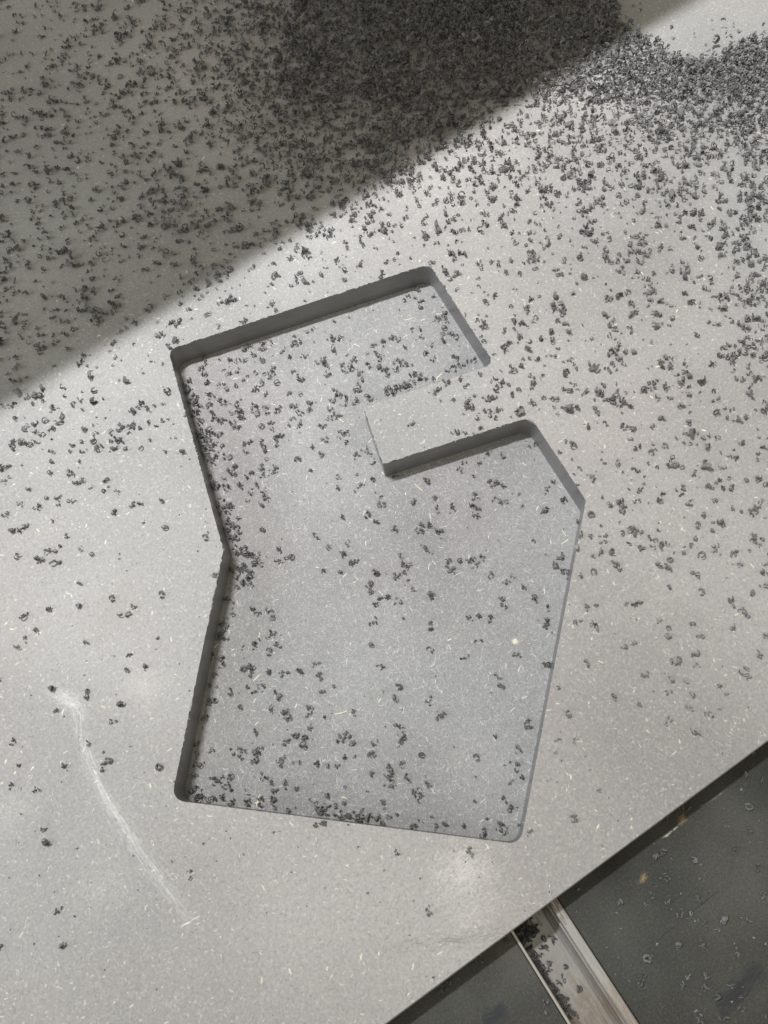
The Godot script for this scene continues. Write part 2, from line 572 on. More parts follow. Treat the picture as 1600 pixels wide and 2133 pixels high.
# [x, z in millimetres, level, what is there]
const MARKS := [
	[-150, -228, 1, "on the pocket floor by its upper left corner"], [-90, -250, 1, "on the pocket floor below the long upper wall"], [-20, -275, 1, "on the pocket floor by its top corner"],
	[10, -238, 1, "on the pocket floor by the slanting wall above the tab"], [-30, -222, 1, "on the pocket floor above the tab's far edge"], [-70, -225, 1, "on the pocket floor between tab and upper left corner"],
	[-128, -185, 1, "by the left pocket wall above its kink"], [-105, -120, 1, "gathered at the kink of the left pocket wall"], [-80, -180, 1, "on the pocket floor left of the tab"],
	[-42, -180, 1, "on the pocket floor at the tab's end"], [0, -170, 1, "on the pocket floor below the tab's near edge"], [50, -175, 1, "on the pocket floor by the slanting wall below the tab"],
	[60, -140, 1, "on the pocket floor by its right corner"], [-60, -130, 1, "on the pocket floor in front of the kink"], [0, -125, 1, "in the middle of the pocket floor"],
	[-112, -60, 1, "in the shadow of the left pocket wall below its kink"], [-85, -65, 1, "on the lower pocket floor near the left wall"], [-30, -75, 1, "in the middle of the lower pocket floor"], [35, -80, 1, "on the lower pocket floor near the right wall"],
	[-118, -5, 1, "heaped in the lower left corner of the pocket"], [-60, 0, 1, "along the bottom wall of the pocket"], [-70, -28, 1, "on the pocket floor above the bottom wall"], [-10, -25, 1, "on the pocket floor near the bottom right"], [25, 8, 1, "in the bottom right corner of the pocket"],
	[-10, -185, 0, "on top of the tab"], [-200, -190, 0, "on the board under the shadow's edge"], [-175, -165, 0, "on the board left of the upper pocket"], [-210, -150, 0, "on the board at the far left, clustered"], [-165, -120, 0, "on the board left of the kink"],
	[-205, -100, 0, "on the board left of the lower pocket"], [-150, -75, 0, "on the board beside the lower left pocket wall"], [-180, -40, 0, "on the board at the top of the pale scuff"], [-150, -10, 0, "on the board beside the pale scuff"], [-190, 10, 0, "on the board left of the pale scuff"],
	[-165, 60, 0, "on the board below the pale scuff"], [-45, 20, 0, "on the board just below the pocket"],
	[85, -150, 2, "on the board beside the pocket's right corner"], [110, -140, 2, "on the board right of the pocket"], [160, -130, 2, "on the board far right of the pocket"], [85, -90, 2, "on the board beside the long right pocket wall"], [130, -90, 2, "on the board between pocket and right side"],
	[90, -50, 2, "on the board beside the lower right pocket wall"], [130, -50, 2, "on the board above its front edge"], [45, 15, 2, "on the board outside the bottom right pocket corner"], [0, 30, 2, "on the board below the pocket in the dusty patch"], [90, -10, 2, "on the board close to its front edge"],
	[20, 75, 3, "on the black panel left of the channel"], [-15, 90, 3, "in the dark strip beside the board's front edge"], [90, 25, 3, "on the black panel near the brown stain"], [120, 10, 3, "on the black panel near the white scratch"], [90, 70, 3, "on the black panel beside the channel"], [125, 65, 3, "on the black panel by the dark marker streak"], [125, 35, 3, "in the middle of the black panel right of the channel"],
	[45, 65, 4, "in the aluminium channel"],
]


func mark(x: float, z: float, level: int) -> int:
	var best := -1
	var least := 1e9
	for i in MARKS.size():
		if MARKS[i][2] == level:
			var d := Vector2(x - MARKS[i][0], z - MARKS[i][1]).length()
			if d < least:
				least = d
				best = i
	return best


func build_chips() -> void:
	make_variants()
	var eye := Vector3(0, 0.36, 0)
	var all := []     # [pose, tone, level, apparent size, x, z]
	var lists := [[chips_on_board(), 0, 0.0, 0.92], [chips_in_pocket(), 1, -DEPTH, 0.98], [chips_right_of_pocket(), 2, 0.0, 0.98], [chips_on_bed(), 3, -BOARD, 1.2], [chips_in_channel(), 4, -BOARD - SLOT, 1.0]]
	for l in lists:
		var a: PackedFloat32Array = l[0]
		for i in range(0, a.size(), 3):
			var p := Vector3(a[i] * 0.001, l[2] - 0.00005, a[i + 1] * 0.001)
			var size: float = a[i + 2] * l[3]
			var tone := rng.randi_range(0, 1)
			if l[1] == 2:
				tone = rng.randi_range(2, 3) if p.x + p.z > 0.01 else rng.randi_range(1, 2)
			elif l[1] == 3:
				tone = rng.randi_range(0, 2)
				if N.dot(Vector2(p.x, p.z)) < FRONT + 0.008:
					tone = 1
			all.append([chip_pose(p, size), tone, l[1], size / eye.distance_to(p), a[i], a[i + 1], size])
	var rest := []
	for c in all:      # crumbs that cling beside the chips
		var more := 0.5 if c[2] == 1 else 0.25
		while rng.randf() < more:
			var t: Transform3D = c[0]
			var turn := rng.randf() * TAU
			var q := t.origin + Vector3(cos(turn), 0, sin(turn)) * rng.randf_range(0.0012, 0.0032)
			if c[2] == 1 and not Geometry2D.is_point_in_polygon(Vector2(q.x, q.z) + Vector2(cos(turn), sin(turn)) * 0.001, outline):
				break
			rest.append([chip_pose(q, rng.randf_range(0.9, 2.5), 0.4), c[1], rng.randi_range(40, 69)])
	all.sort_custom(func(a, b): return a[3] > b[3])
	var by_mark := {}
	for i in all.size():
		var c: Array = all[i]
		if i >= 296:
			rest.append([c[0], c[1], 24 + rng.randi() % 16 if c[6] > 3.7 else rng.randi() % 24])
			continue
		var o := MeshInstance3D.new()
		o.name = numbered("wood_chip")
		o.mesh = variants[rng.randi_range(24, 39) if c[6] > 3.7 else rng.randi_range(0, 23)]
		o.material_override = chip_mats[c[1]]
		o.transform = c[0]
		add_child(o, true)
		var k := mark(c[4], c[5], c[2])
		var far := Vector2(c[4] - MARKS[k][0], c[5] - MARKS[k][1]).length()
		if not by_mark.has(k):
			by_mark[k] = []
		by_mark[k].append([far, c[6], o])
	for k in by_mark:
		# the biggest of each handful, and the smallest, can be told from the others; the rest cannot
		var handful: Array = by_mark[k]
		handful.sort_custom(func(a, b): return a[1] > b[1])
		var where: String = MARKS[k][3]
		var tint: String = "pale grey" if MARKS[k][2] == 3 else "grey" if MARKS[k][2] == 2 else "dark grey"
		for i in handful.size():
			var label := "%s wood chip %s" % [tint, where] if where.length() < 50 else "%s chip %s" % [tint, where]
			if handful.size() == 1:
				label = "single " + label
			elif i == 0:
				label = "largest " + label
			elif i == handful.size() - 1 and handful.size() > 2:
				label = "smallest " + label
			elif i == 1 and handful.size() > 3:
				label = "second biggest " + label
			elif i < handful.size() / 2:
				label = "bigger " + label
			else:
				label = "small " + label
			tag(handful[i][2], label, "wood chip", "wood chips " + where)
	# the drift of chips over the far part of the board
	var cover := chip_cover()
	var clump := FastNoiseLite.new()
	clump.seed = 21
	clump.frequency = 62.0
	clump.fractal_octaves = 2
	var cell := 0.005
	for gz in range(-122, -16):
		for gx in range(-80, 58):
			var q := Vector2(gx * cell, gz * cell)
			var wsum := 0.0
			var dsum := 0.0
			var near := 1e9
			for i in range(0, cover.size(), 3):
				var d2 := q.distance_squared_to(Vector2(cover[i], cover[i + 1]) * 0.001)
				near = minf(near, d2)
				var w := 1.0 / (d2 * d2 * sqrt(d2) + 1e-9)
				wsum += w
				dsum += w * cover[i + 2]
			if near > 0.0022:
				continue
			var d := dsum / wsum * 1.15
			var k := clump.get_noise_2d(q.x, q.y)
			var packed := clampf((d - 2.3) / 2.8, 0.0, 1.0)
			d *= lerpf(clampf(exp(4.6 * k) * 0.85, 0.04, 4.0), 5.2, packed)
			var want := d * cell * cell * 1e4
			var n := int(want)
			if rng.randf() < want - n:
				n += 1
			for j in n:
				var p := q + Vector2(rng.randf(), rng.randf()) * cell
				var stray := rng.randf() < 0.02
				if Geometry2D.is_point_in_polygon(p, outline) or (in_cleared_patch(p) and not (stray and p.x > 0.125)) or N.dot(p) > FRONT - 0.003:
					continue
				if E.dot(p) < -0.295 or E.dot(p) > 0.555 or N.dot(p) < -0.735:
					continue
				var size := minf(2.55 * exp(rng.randfn(0.0, 0.28)), 4.5)
				if rng.randf() < 0.2:
					size = rng.randf_range(0.8, 2.0)
				var y := rng.randf() * 0.007 * packed if rng.randf() < 0.75 else 0.0
				var tone := rng.randi_range(0, 1)
				if p.x > 0.05:
					tone = rng.randi_range(0, 2)
				var kind := rng.randi_range(40, 69)
				rest.append([chip_pose(Vector3(p.x, y - 0.00005, p.y), size, 0.2 + 0.5 * packed), tone, kind])
				if packed < 0.9 and size > 1.9:      # shavings cling together in twos and threes
					while rng.randf() < 0.42:
						var turn := rng.randf() * TAU
						p += Vector2(cos(turn), sin(turn)) * rng.randf_range(0.0012, 0.0024)
						if Geometry2D.is_point_in_polygon(p, outline) or in_cleared_patch(p):
							break
						rest.append([chip_pose(Vector3(p.x, rng.randf() * 0.0008, p.y), rng.randf_range(1.5, 2.9), 0.4), tone, rng.randi_range(40, 69)])
	# fine crumbs everywhere on the near board and in the pocket, and the heap in the channel
	for i in 420:
		var p := Vector2(rng.randf_range(-0.21, 0.14), rng.randf_range(-0.30, 0.08))
		if N.dot(p) > FRONT - 0.003:
			continue
		var inside := Geometry2D.is_point_in_polygon(p, outline)
		rest.append([chip_pose(Vector3(p.x, -DEPTH if inside else 0.0, p.y), rng.randf_range(0.4, 1.1)), rng.randi_range(0, 1)])
	# chips and crumbs that were flung against the foot of the left and lower walls
	for leg in [[Vector2(-0.158, -0.230), Vector2(-0.116, -0.120), 95], [Vector2(-0.114, -0.115), Vector2(-0.124, -0.004), 34], [Vector2(-0.122, 0.003), Vector2(0.030, 0.0155), 34], [Vector2(-0.150, -0.243), Vector2(-0.016, -0.292), 16]]:
		for i in leg[2]:
			var along: Vector2 = leg[0].lerp(leg[1], rng.randf())
			var inward := (Vector2(-0.02, -0.14) - along).normalized()
			var q := along + inward * (0.0012 + absf(rng.randfn(0.0, 0.0035)))
			if Geometry2D.is_point_in_polygon(q, outline):
				rest.append([chip_pose(Vector3(q.x, -DEPTH + rng.randf() * 0.0008, q.y), rng.randf_range(0.9, 3.0), 0.4), rng.randi_range(0, 1), rng.randi_range(40, 69)])
	for i in 230:
		var n := FRONT - 0.012 + rng.randf() * 0.024
		var s := -0.0045 + absf(rng.randfn(0.0, 0.0042))
		if s > 0.008:
			continue
		var q := sn(s, n, -BOARD - SLOT + rng.randf() * 0.004 * (1.0 - (s + 0.0045) / 0.013))
		rest.append([chip_pose(q, rng.randf_range(1.6, 3.6), 0.6), 0])
	for i in 120:
		var q := sn(-0.0046 + absf(rng.randfn(0.0, 0.0016)), FRONT + 0.008 + pow(rng.randf(), 1.4) * 0.04, -BOARD - SLOT + rng.randf() * 0.0015)
		rest.append([chip_pose(q, rng.randf_range(1.0, 2.8), 0.5), 0])
	for i in 90:
		var q := sn(rng.randf_range(0.022, 0.2), FRONT + rng.randf_range(0.002, 0.11), -BOARD)
		rest.append([chip_pose(q, rng.randf_range(0.4, 1.3), 0.4), rng.randi_range(3, 4)])
	var verts := PackedVector3Array()
	var norms := PackedVector3Array()
	var cols := PackedColorArray()
	var tones := [0.115, 0.15, 0.19, 0.24, 0.33]
	for c in rest:
		var t: Transform3D = c[0]
		var arr: Array = variant_arrays[c[2] if c.size() > 2 else rng.randi_range(40, 69)]
		var v: PackedVector3Array = t * (arr[Mesh.ARRAY_VERTEX] as PackedVector3Array)
		verts.append_array(v)
		norms.append_array(Transform3D(t.basis.orthonormalized(), Vector3.ZERO) * (arr[Mesh.ARRAY_NORMAL] as PackedVector3Array))
		var g: float = tones[c[1]] * rng.randf_range(0.85, 1.4)
		var pc := PackedColorArray()
		pc.resize(v.size())
		pc.fill(Color(g, g, g * 1.02))
		cols.append_array(pc)
	var arrays := []
	arrays.resize(Mesh.ARRAY_MAX)
	arrays[Mesh.ARRAY_VERTEX] = verts
	arrays[Mesh.ARRAY_NORMAL] = norms
	arrays[Mesh.ARRAY_COLOR] = cols
	var mesh := ArrayMesh.new()
	mesh.add_surface_from_arrays(Mesh.PRIMITIVE_TRIANGLES, arrays)
	var mat := plain(Vector3.ONE, 0.85)
	mat.vertex_color_use_as_albedo = true
	mat.metallic_specular = 0.3
	var o := MeshInstance3D.new()
	o.name = "wood_chips"
	o.mesh = mesh
	o.material_override = mat
	add_child(o)
	tag(o, "drift of small curled dark wood chips thickest at the far side of the board", "wood chips")
	o.set_meta("kind", "stuff")
	print("chips in the drift: ", rest.size(), " triangles ", verts.size() / 3)


# ---------------------------------------------------------------- the machine above

func fill_pose() -> Transform3D:   # an added fill light off to the left; it shines along -z
	return Transform3D(Basis(), Vector3(-2.4, 1.2, 0.3)).looking_at(Vector3(0, 0.0, -0.1), Vector3.UP)


func lamp_basis() -> Basis:   # the lamp shines along -z, tilted towards the far side of the board
	var x := Vector3(0.81, 0.457, -0.586).normalized()
	var z := Vector3(0.20, 0.62, 0.76).normalized()
	return Basis(x, z.cross(x), z)


func build_machine() -> void:
	# the gantry beam that crosses above the board, and the strip lamp that shines past it
	var along := Vector2(0.81, -0.586)
	var across := Vector2(0.586, 0.81)
	var face := func(c: Array, n0: float, n1: float, y0: float, y1: float) -> ArrayMesh:
		var st := SurfaceTool.new()
		st.begin(Mesh.PRIMITIVE_TRIANGLES)
		var r := 0.006
		var prof := [Vector2(n0 + r, y0), Vector2(n0, y0 + r), Vector2(n0, y1 - r), Vector2(n0 + r, y1), Vector2(n1 - r, y1), Vector2(n1, y1 - r), Vector2(n1, y0 + r), Vector2(n1 - r, y0)]
		var at := func(s: float, q: Vector2) -> Vector3:
			var p: Vector2 = along * s + across * q.x
			return Vector3(p.x, q.y, p.y)
		for i in 8:
			var a: Vector2 = prof[i]
			var b: Vector2 = prof[(i + 1) % 8]
			quad(st, at.call(c[1], a), at.call(c[0], a), at.call(c[0], b), at.call(c[1], b))
		for i in range(1, 7):
			for s in c:
				quad(st, at.call(s, prof[0]), at.call(s, prof[i]), at.call(s, prof[i + 1]), at.call(s, prof[i + 1]))
		return st.commit()
	var o := base("gantry_beam")
	tag(o, "grey steel gantry beam crossing above the far side of the board", "machine beam")
	var steel := plain(Vector3(0.55, 0.54, 0.51), 0.5)
	part("beam", face.call([-0.42, 1.1], -0.650, -0.407, 0.39, 0.46), steel, o)
	part("guide_rail", face.call([-0.42, 1.1], -0.405, -0.397, 0.405, 0.425), steel, o)
	var fill_node := base("side_fill", fill_pose().origin)  # added glowing panel and surround, put in to brighten the left-facing walls
	tag(fill_node, "added fill light panel off to the left of the board", "side_fill")
	fill_node.basis = fill_pose().basis
	var fill_glow := StandardMaterial3D.new()
	fill_glow.albedo_color = Color(0.8, 0.85, 0.9)
	fill_glow.emission_enabled = true
	fill_glow.emission = Color(0.92, 0.955, 1.0)
	fill_glow.emission_energy_multiplier = 0.8
	var fill_sheet := BoxMesh.new()
	fill_sheet.size = Vector3(1.4, 1.0, 0.006)
	part("fill_face", fill_sheet, fill_glow, fill_node, Vector3(0, 0, 0.006))
	var wood := plain(Vector3(0.5, 0.49, 0.47), 0.6)
	for side in [-1.0, 1.0]:
		var upright := BoxMesh.new()
		upright.size = Vector3(0.06, 1.12, 0.05)
		part("frame", upright, wood, fill_node, Vector3(side * 0.732, 0, 0.02))
		var rail := BoxMesh.new()
		rail.size = Vector3(1.4, 0.06, 0.05)
		part("frame", rail, wood, fill_node, Vector3(0, side * 0.532, 0.02))
	var lamp := base("strip_lamp")
	tag(lamp, "white strip lamp fixed high above the gantry beam", "lamp")
	var basis := lamp_basis() * Basis(Vector3.RIGHT, PI / 2.0)
	var shell := BoxMesh.new()
	shell.size = Vector3(0.34, 0.02, 0.055)
	var h := part("housing", shell, plain(Vector3(0.7, 0.7, 0.7), 0.5), lamp, LAMP + lamp_basis().z * 0.017)
	h.basis = basis
	var glow := StandardMaterial3D.new()
	glow.albedo_color = Color(0.9, 0.9, 0.9)
	glow.emission_enabled = true
	glow.emission = Color(1.0, 0.98, 0.95)
	glow.emission_energy_multiplier = 1.0
	var tube := BoxMesh.new()
	tube.size = Vector3(0.32, 0.006, 0.035)
	var d := part("diffuser", tube, glow, lamp, LAMP + lamp_basis().z * 0.0037)
	d.basis = basis


func chips_on_board() -> PackedFloat32Array:   # x, z and size in millimetres
	var spots_a := PackedFloat32Array([
	-245.6, -196.6, 5, -226.9, -195.4, 3.9, -217.7, -194.4, 3.9, -224.4, -203.2, 3.9, -175.9, -201.1, 3.8, -158.3, -194.7, 3.8, -181.7, -190.2, 4.2, -176.5, -186.6, 2.7, -152, -183.5, 1.1, -166.3, -200.5, 1.5,
	-234.3, -179.8, 5.7, -208.3, -179.4, 3.4, -196.5, -182.1, 3.8, -191.9, -177.5, 6, -177.1, -176.8, 2.3, -168.3, -177.2, 3, -246.7, -165.4, 3.8, -243.4, -166.6, 4.5, -243.6, -157.6, 4.9, -242.2, -161, 1.5,
	-217.5, -162, 3.4, -205.5, -161.5, 4.9, -202.1, -156.5, 4.5, -198.6, -157.4, 4.8, -192.8, -153.8, 4.1, -184.3, -157.8, 4.1, -183, -154, 1.8, -185.4, -151.5, 3.3, -177.7, -151.1, 4.1, -195.3, -165.8, 0.9,
	-228.9, -152.8, 2.2, -216.6, -147.6, 3, -231.8, -144.5, 4.1, -221, -141.6, 5.2, -210.4, -147.9, 3.7, -209, -144.1, 4.1, -203.3, -145.2, 4.1, -167.8, -143.3, 4.4, -163.3, -144, 3.6, -151.9, -145.2, 3.3,
	-177.4, -139.3, 3.6, -238.2, -137.5, 5.2, -211, -134.2, 3.3, -232.2, -128.8, 4, -228.1, -128.2, 3.6, -225, -130.8, 4.7, -160.2, -133.2, 2.2, -148, -130.4, 3.6, -201.1, -125.6, 3.6, -125.3, -124.8, 4.3,
	-203.7, -120, 2.2, -209.7, -116.6, 4.3, -206.1, -117, 2.9, -226.7, -114, 3.6, -214.3, -113.2, 3.9, -213.1, -111.5, 2.5, -205.4, -110.3, 3.9, -192.2, -118.2, 4.3, -185.8, -115.4, 2.9, -170.6, -115.9, 1.4,
	-170.3, -112.8, 1.4, -118.1, -104.1, 3.5, -189.1, -99.2, 3.5, -170.6, -91.3, 4.5, -144.5, -93.8, 4.9, -158.3, -87.6, 3.8, -163.9, -83, 3.1, -160.2, -83.3, 3.8, -202.6, -85.3, 3.8, -187.5, -87.3, 3.5,
	-216.1, -81.4, 3.8, -208.3, -74.8, 3.1, -212.7, -70.3, 2.4, -143.5, -71.4, 2, -180.1, -68.3, 3.1, -215.8, -65.5, 3.8, -157.1, -62.8, 4.1, -147.4, -57.4, 3, -156.8, -55.2, 3, -178.4, -52.4, 1.3,
	-193.4, -45.4, 4, -175.2, -42.1, 4.3, -156.7, -38.9, 4, -189.3, -34.8, 3, -159.8, -30, 4.3, -208.5, -19.9, 3.6, -170.4, -20.6, 2.9, -203.2, -9.1, 2.3, -180.3, -9.9, 3.2, -159.9, -11.8, 2.6,
	-161.4, -8.4, 2.9, -162.3, -16.2, 1.3, -133.8, -10.5, 3.8, -204.7, 0.2, 4.5, -191.5, 1.4, 4.5, -184.9, 18.2, 3.4, -181.6, 23.8, 4, -171.4, 51.1, 4.5, -166.5, 64.9, 3.6, -113.1, 36, 2.1,
	-195.2, 66.1, 3, -221.7, -49.4, 2.4, -128.5, 6.8, 0.9, -167.6, 25.9, 1.2, -54.6, 12.1, 3.7, -5.4, -209.4, 2.6, 28.5, -210.8, 4.8, 31.9, -216.4, 1.9, 22.9, -198.6, 5.2, 25.3, -196.8, 4.1,
	29.4, -198.6, 3.7, 28.1, -194, 3.3, -17.2, -191.5, 3.3, -19.6, -189.9, 1.8, 19.4, -187.5, 3.3, 10.6, -196.9, 1.8, 41.6, -198.9, 4, 48.7, -215.2, 3.7, 48.1, -219.5, 4.5])
	return spots_a


func chips_in_pocket() -> PackedFloat32Array:   # x, z and size in millimetres
	var spots_a := PackedFloat32Array([
	-144.7, -245.5, 4.1, -145.4, -239.6, 5.7, -143.8, -234.4, 3.7, -152.9, -228.8, 6.1, -152.2, -223.6, 5.7, -141.3, -228.3, 3.6, -134.3, -227.5, 2.4, -132.6, -237.3, 4.1, -128.8, -234.3, 4.1, -123.5, -236.6, 4.5,
	-129.7, -244.3, 3.7, -124.7, -243.7, 4.1, -119.9, -243.9, 4.5, -114.6, -247, 3.3, -109.1, -243.7, 3.7, -120.7, -251.9, 3.7, -117.6, -254, 3.7, -111.8, -251.7, 2.5, -108.2, -252.2, 2.5, -105.5, -257, 4.9,
	-96.9, -250.3, 4.9, -90.5, -256.6, 3.3, -91.2, -253.6, 2.5, -87.2, -256, 2.9, -92.6, -245.2, 3.3, -83.5, -245.8, 2.8, -112.6, -234.9, 2.8, -107.5, -234.3, 2.4, -102.9, -234.2, 4.8, -101.3, -238.3, 2.4,
	-103.6, -231.6, 3.2, -89.8, -235, 3.6, -119.4, -229.8, 2.4, -123.9, -226.3, 3.2, -128.9, -224, 3.2, -117.4, -233.1, 2, -112.8, -223, 4, -110.2, -224.5, 4.8, -108, -227.8, 3.6, -99, -227.4, 3.2,
	-104.9, -220.4, 4, -84.9, -230, 5.2, -90.8, -220.4, 2.4, -84.6, -219.6, 2.8, -65.7, -250.2, 5.7, -67.5, -257.7, 4.5, -62.5, -258.1, 4.5, -76.6, -241.5, 4, -71.7, -243.5, 4, -70.6, -239.3, 6.1,
	-68.9, -233.6, 4.8, -60.6, -238.6, 5.2, -58.6, -235.5, 5.2, -54.7, -236.9, 3.6, -49.7, -234.8, 4.4, -57.8, -246.4, 2.4, -53.7, -244.2, 3.2, -52.2, -242.1, 2, -43.1, -252.6, 2.8, -41.2, -248.1, 2.8,
	-39.3, -246, 4, -38.3, -243.4, 4, -45.6, -247.2, 2, -45.8, -239.9, 2.4, -44.4, -237.5, 2, -39, -237.2, 3.6, -34.5, -236.1, 4, -36.9, -255.4, 3.7, -30.6, -257.4, 5.3, -27, -256.3, 4.9,
	-23.2, -250.9, 4, -28.4, -241.6, 5.2, -25.3, -241.1, 4, -23, -238.9, 4.4, -28.3, -236, 4.8, -33.1, -232.4, 4, -47.7, -229.4, 3.2, -51.1, -226.8, 2.8, -50.9, -222.1, 4.8, -65.1, -222.6, 2.8,
	-62.8, -219.7, 4.8, -60.5, -218.7, 4.4, -57.4, -218.2, 2.4, -64.7, -215.3, 4, -57.6, -213.2, 4.7, -51.5, -214.9, 2.4, -44.1, -218, 3.5, -43.1, -215.3, 3.9, -33.2, -221.3, 5.9, -28.8, -221.7, 5.9,
	-25.3, -222.7, 3.9, -23.2, -226.2, 4.4, -21.4, -223.6, 3.9, -138.4, -219.8, 5.6, -147.4, -218.4, 4.4, -144, -212.8, 4.8, -138.6, -213.7, 4, -132.6, -216.9, 3.2, -128.8, -214.6, 4.4, -121.9, -215.5, 2,
	-121.5, -212.3, 3.2, -144.4, -209, 4.4, -135.7, -207.7, 4, -124, -208, 4, -119.3, -206.5, 5.9, -117.3, -204.5, 4, -134.8, -204.2, 4, -130.7, -203.6, 4.4, -125.7, -202.6, 4, -123.3, -201.6, 4.3,
	-121.3, -199.1, 4.3, -118.9, -198.1, 3.1, -142.7, -202.3, 5.2, -111, -212.9, 3.6, -112, -209.9, 5.2, -109.1, -207.4, 4.7, -104.1, -210.8, 4, -102.9, -207.3, 3.2, -97.7, -209.2, 4, -88.9, -211.6, 3.6,
	-78, -214.2, 3.6, -85.5, -207.6, 3.9, -82.9, -208, 5.1, -78.1, -209.2, 3.2, -87.5, -204.6, 3.1, -82.8, -200.6, 4.7, -89.8, -199.6, 2.7, -66.2, -209.3, 3.5, -66.3, -203.9, 4.3, -62.4, -204.8, 4.7,
	-100.1, -201.3, 4.7, -105.4, -198.9, 3.1, -99.3, -196.6, 3.9, -70.8, -198.1, 3.9, -58.8, -193.6, 5.4, -55.8, -194.5, 3.5, -55.9, -188.5, 3.1, -94.1, -192.5, 5.8, -97, -191.1, 2.7, -137.1, -196.8, 5.5,
	-138.4, -192.9, 5.1, -134.1, -193.8, 4.7, -130.1, -193.8, 4.3, -138.9, -189, 4.7, -134.3, -188, 5.5, -137.5, -185.1, 3.9, -131.6, -188, 3.9, -127.4, -186.2, 3.1, -133, -184.6, 3.9, -114.4, -187.9, 4.3,
	-111.8, -189, 3.5, -105.1, -189.7, 3.1, -103.3, -185.6, 3.1, -95.6, -186.3, 2.7, -113.8, -182.1, 3.9, -75.2, -185.6, 3.1, -67.6, -188.6, 3.1, -69.6, -180.8, 3.8, -135.6, -180.3, 5.1, -130.4, -180.8, 3.9,
	-134, -177.5, 4.7, -132, -175.6, 3.9, -122.7, -179.5, 3.5, -126, -181.2, 1.9, -100.7, -177.7, 2.3, -82.9, -177.6, 4.2, -50, -180.7, 3.4, -43.7, -183, 3.8, -41.9, -180.6, 3.8, -39.6, -175, 3,
	-119, -172.7, 3.5, -121.3, -170.3, 2.7, -119, -168.5, 3.5, -103.3, -172.6, 5, -94.9, -172.5, 3.4, -96.5, -169.6, 3.1, -108.6, -168.9, 3.4, -111.4, -166.6, 4.2, -102.4, -167.5, 3.8, -75.1, -170.9, 2.7,
	-59.1, -166.4, 3.8, -48.6, -168.1, 2.3, -26.7, -167.1, 4.1, -40.1, -165.2, 3, -114.8, -162, 3.4, -122.6, -161.5, 4.2, -122.7, -158.8, 3.8, -104.7, -162.2, 3, -59, -159.8, 3.4, -46.4, -161.6, 2.6,
	-49.4, -157.7, 1.9, -100.8, -157.3, 3.8, -108.7, -156.7, 3, -109.6, -152.4, 3.8, -98.6, -153.2, 4.5, -100.8, -149.2, 2.6, -118.7, -149.7, 3.8, -120.7, -144.7, 4.1, -119.4, -147.9, 3.4, -34.7, -154.9, 2.2])
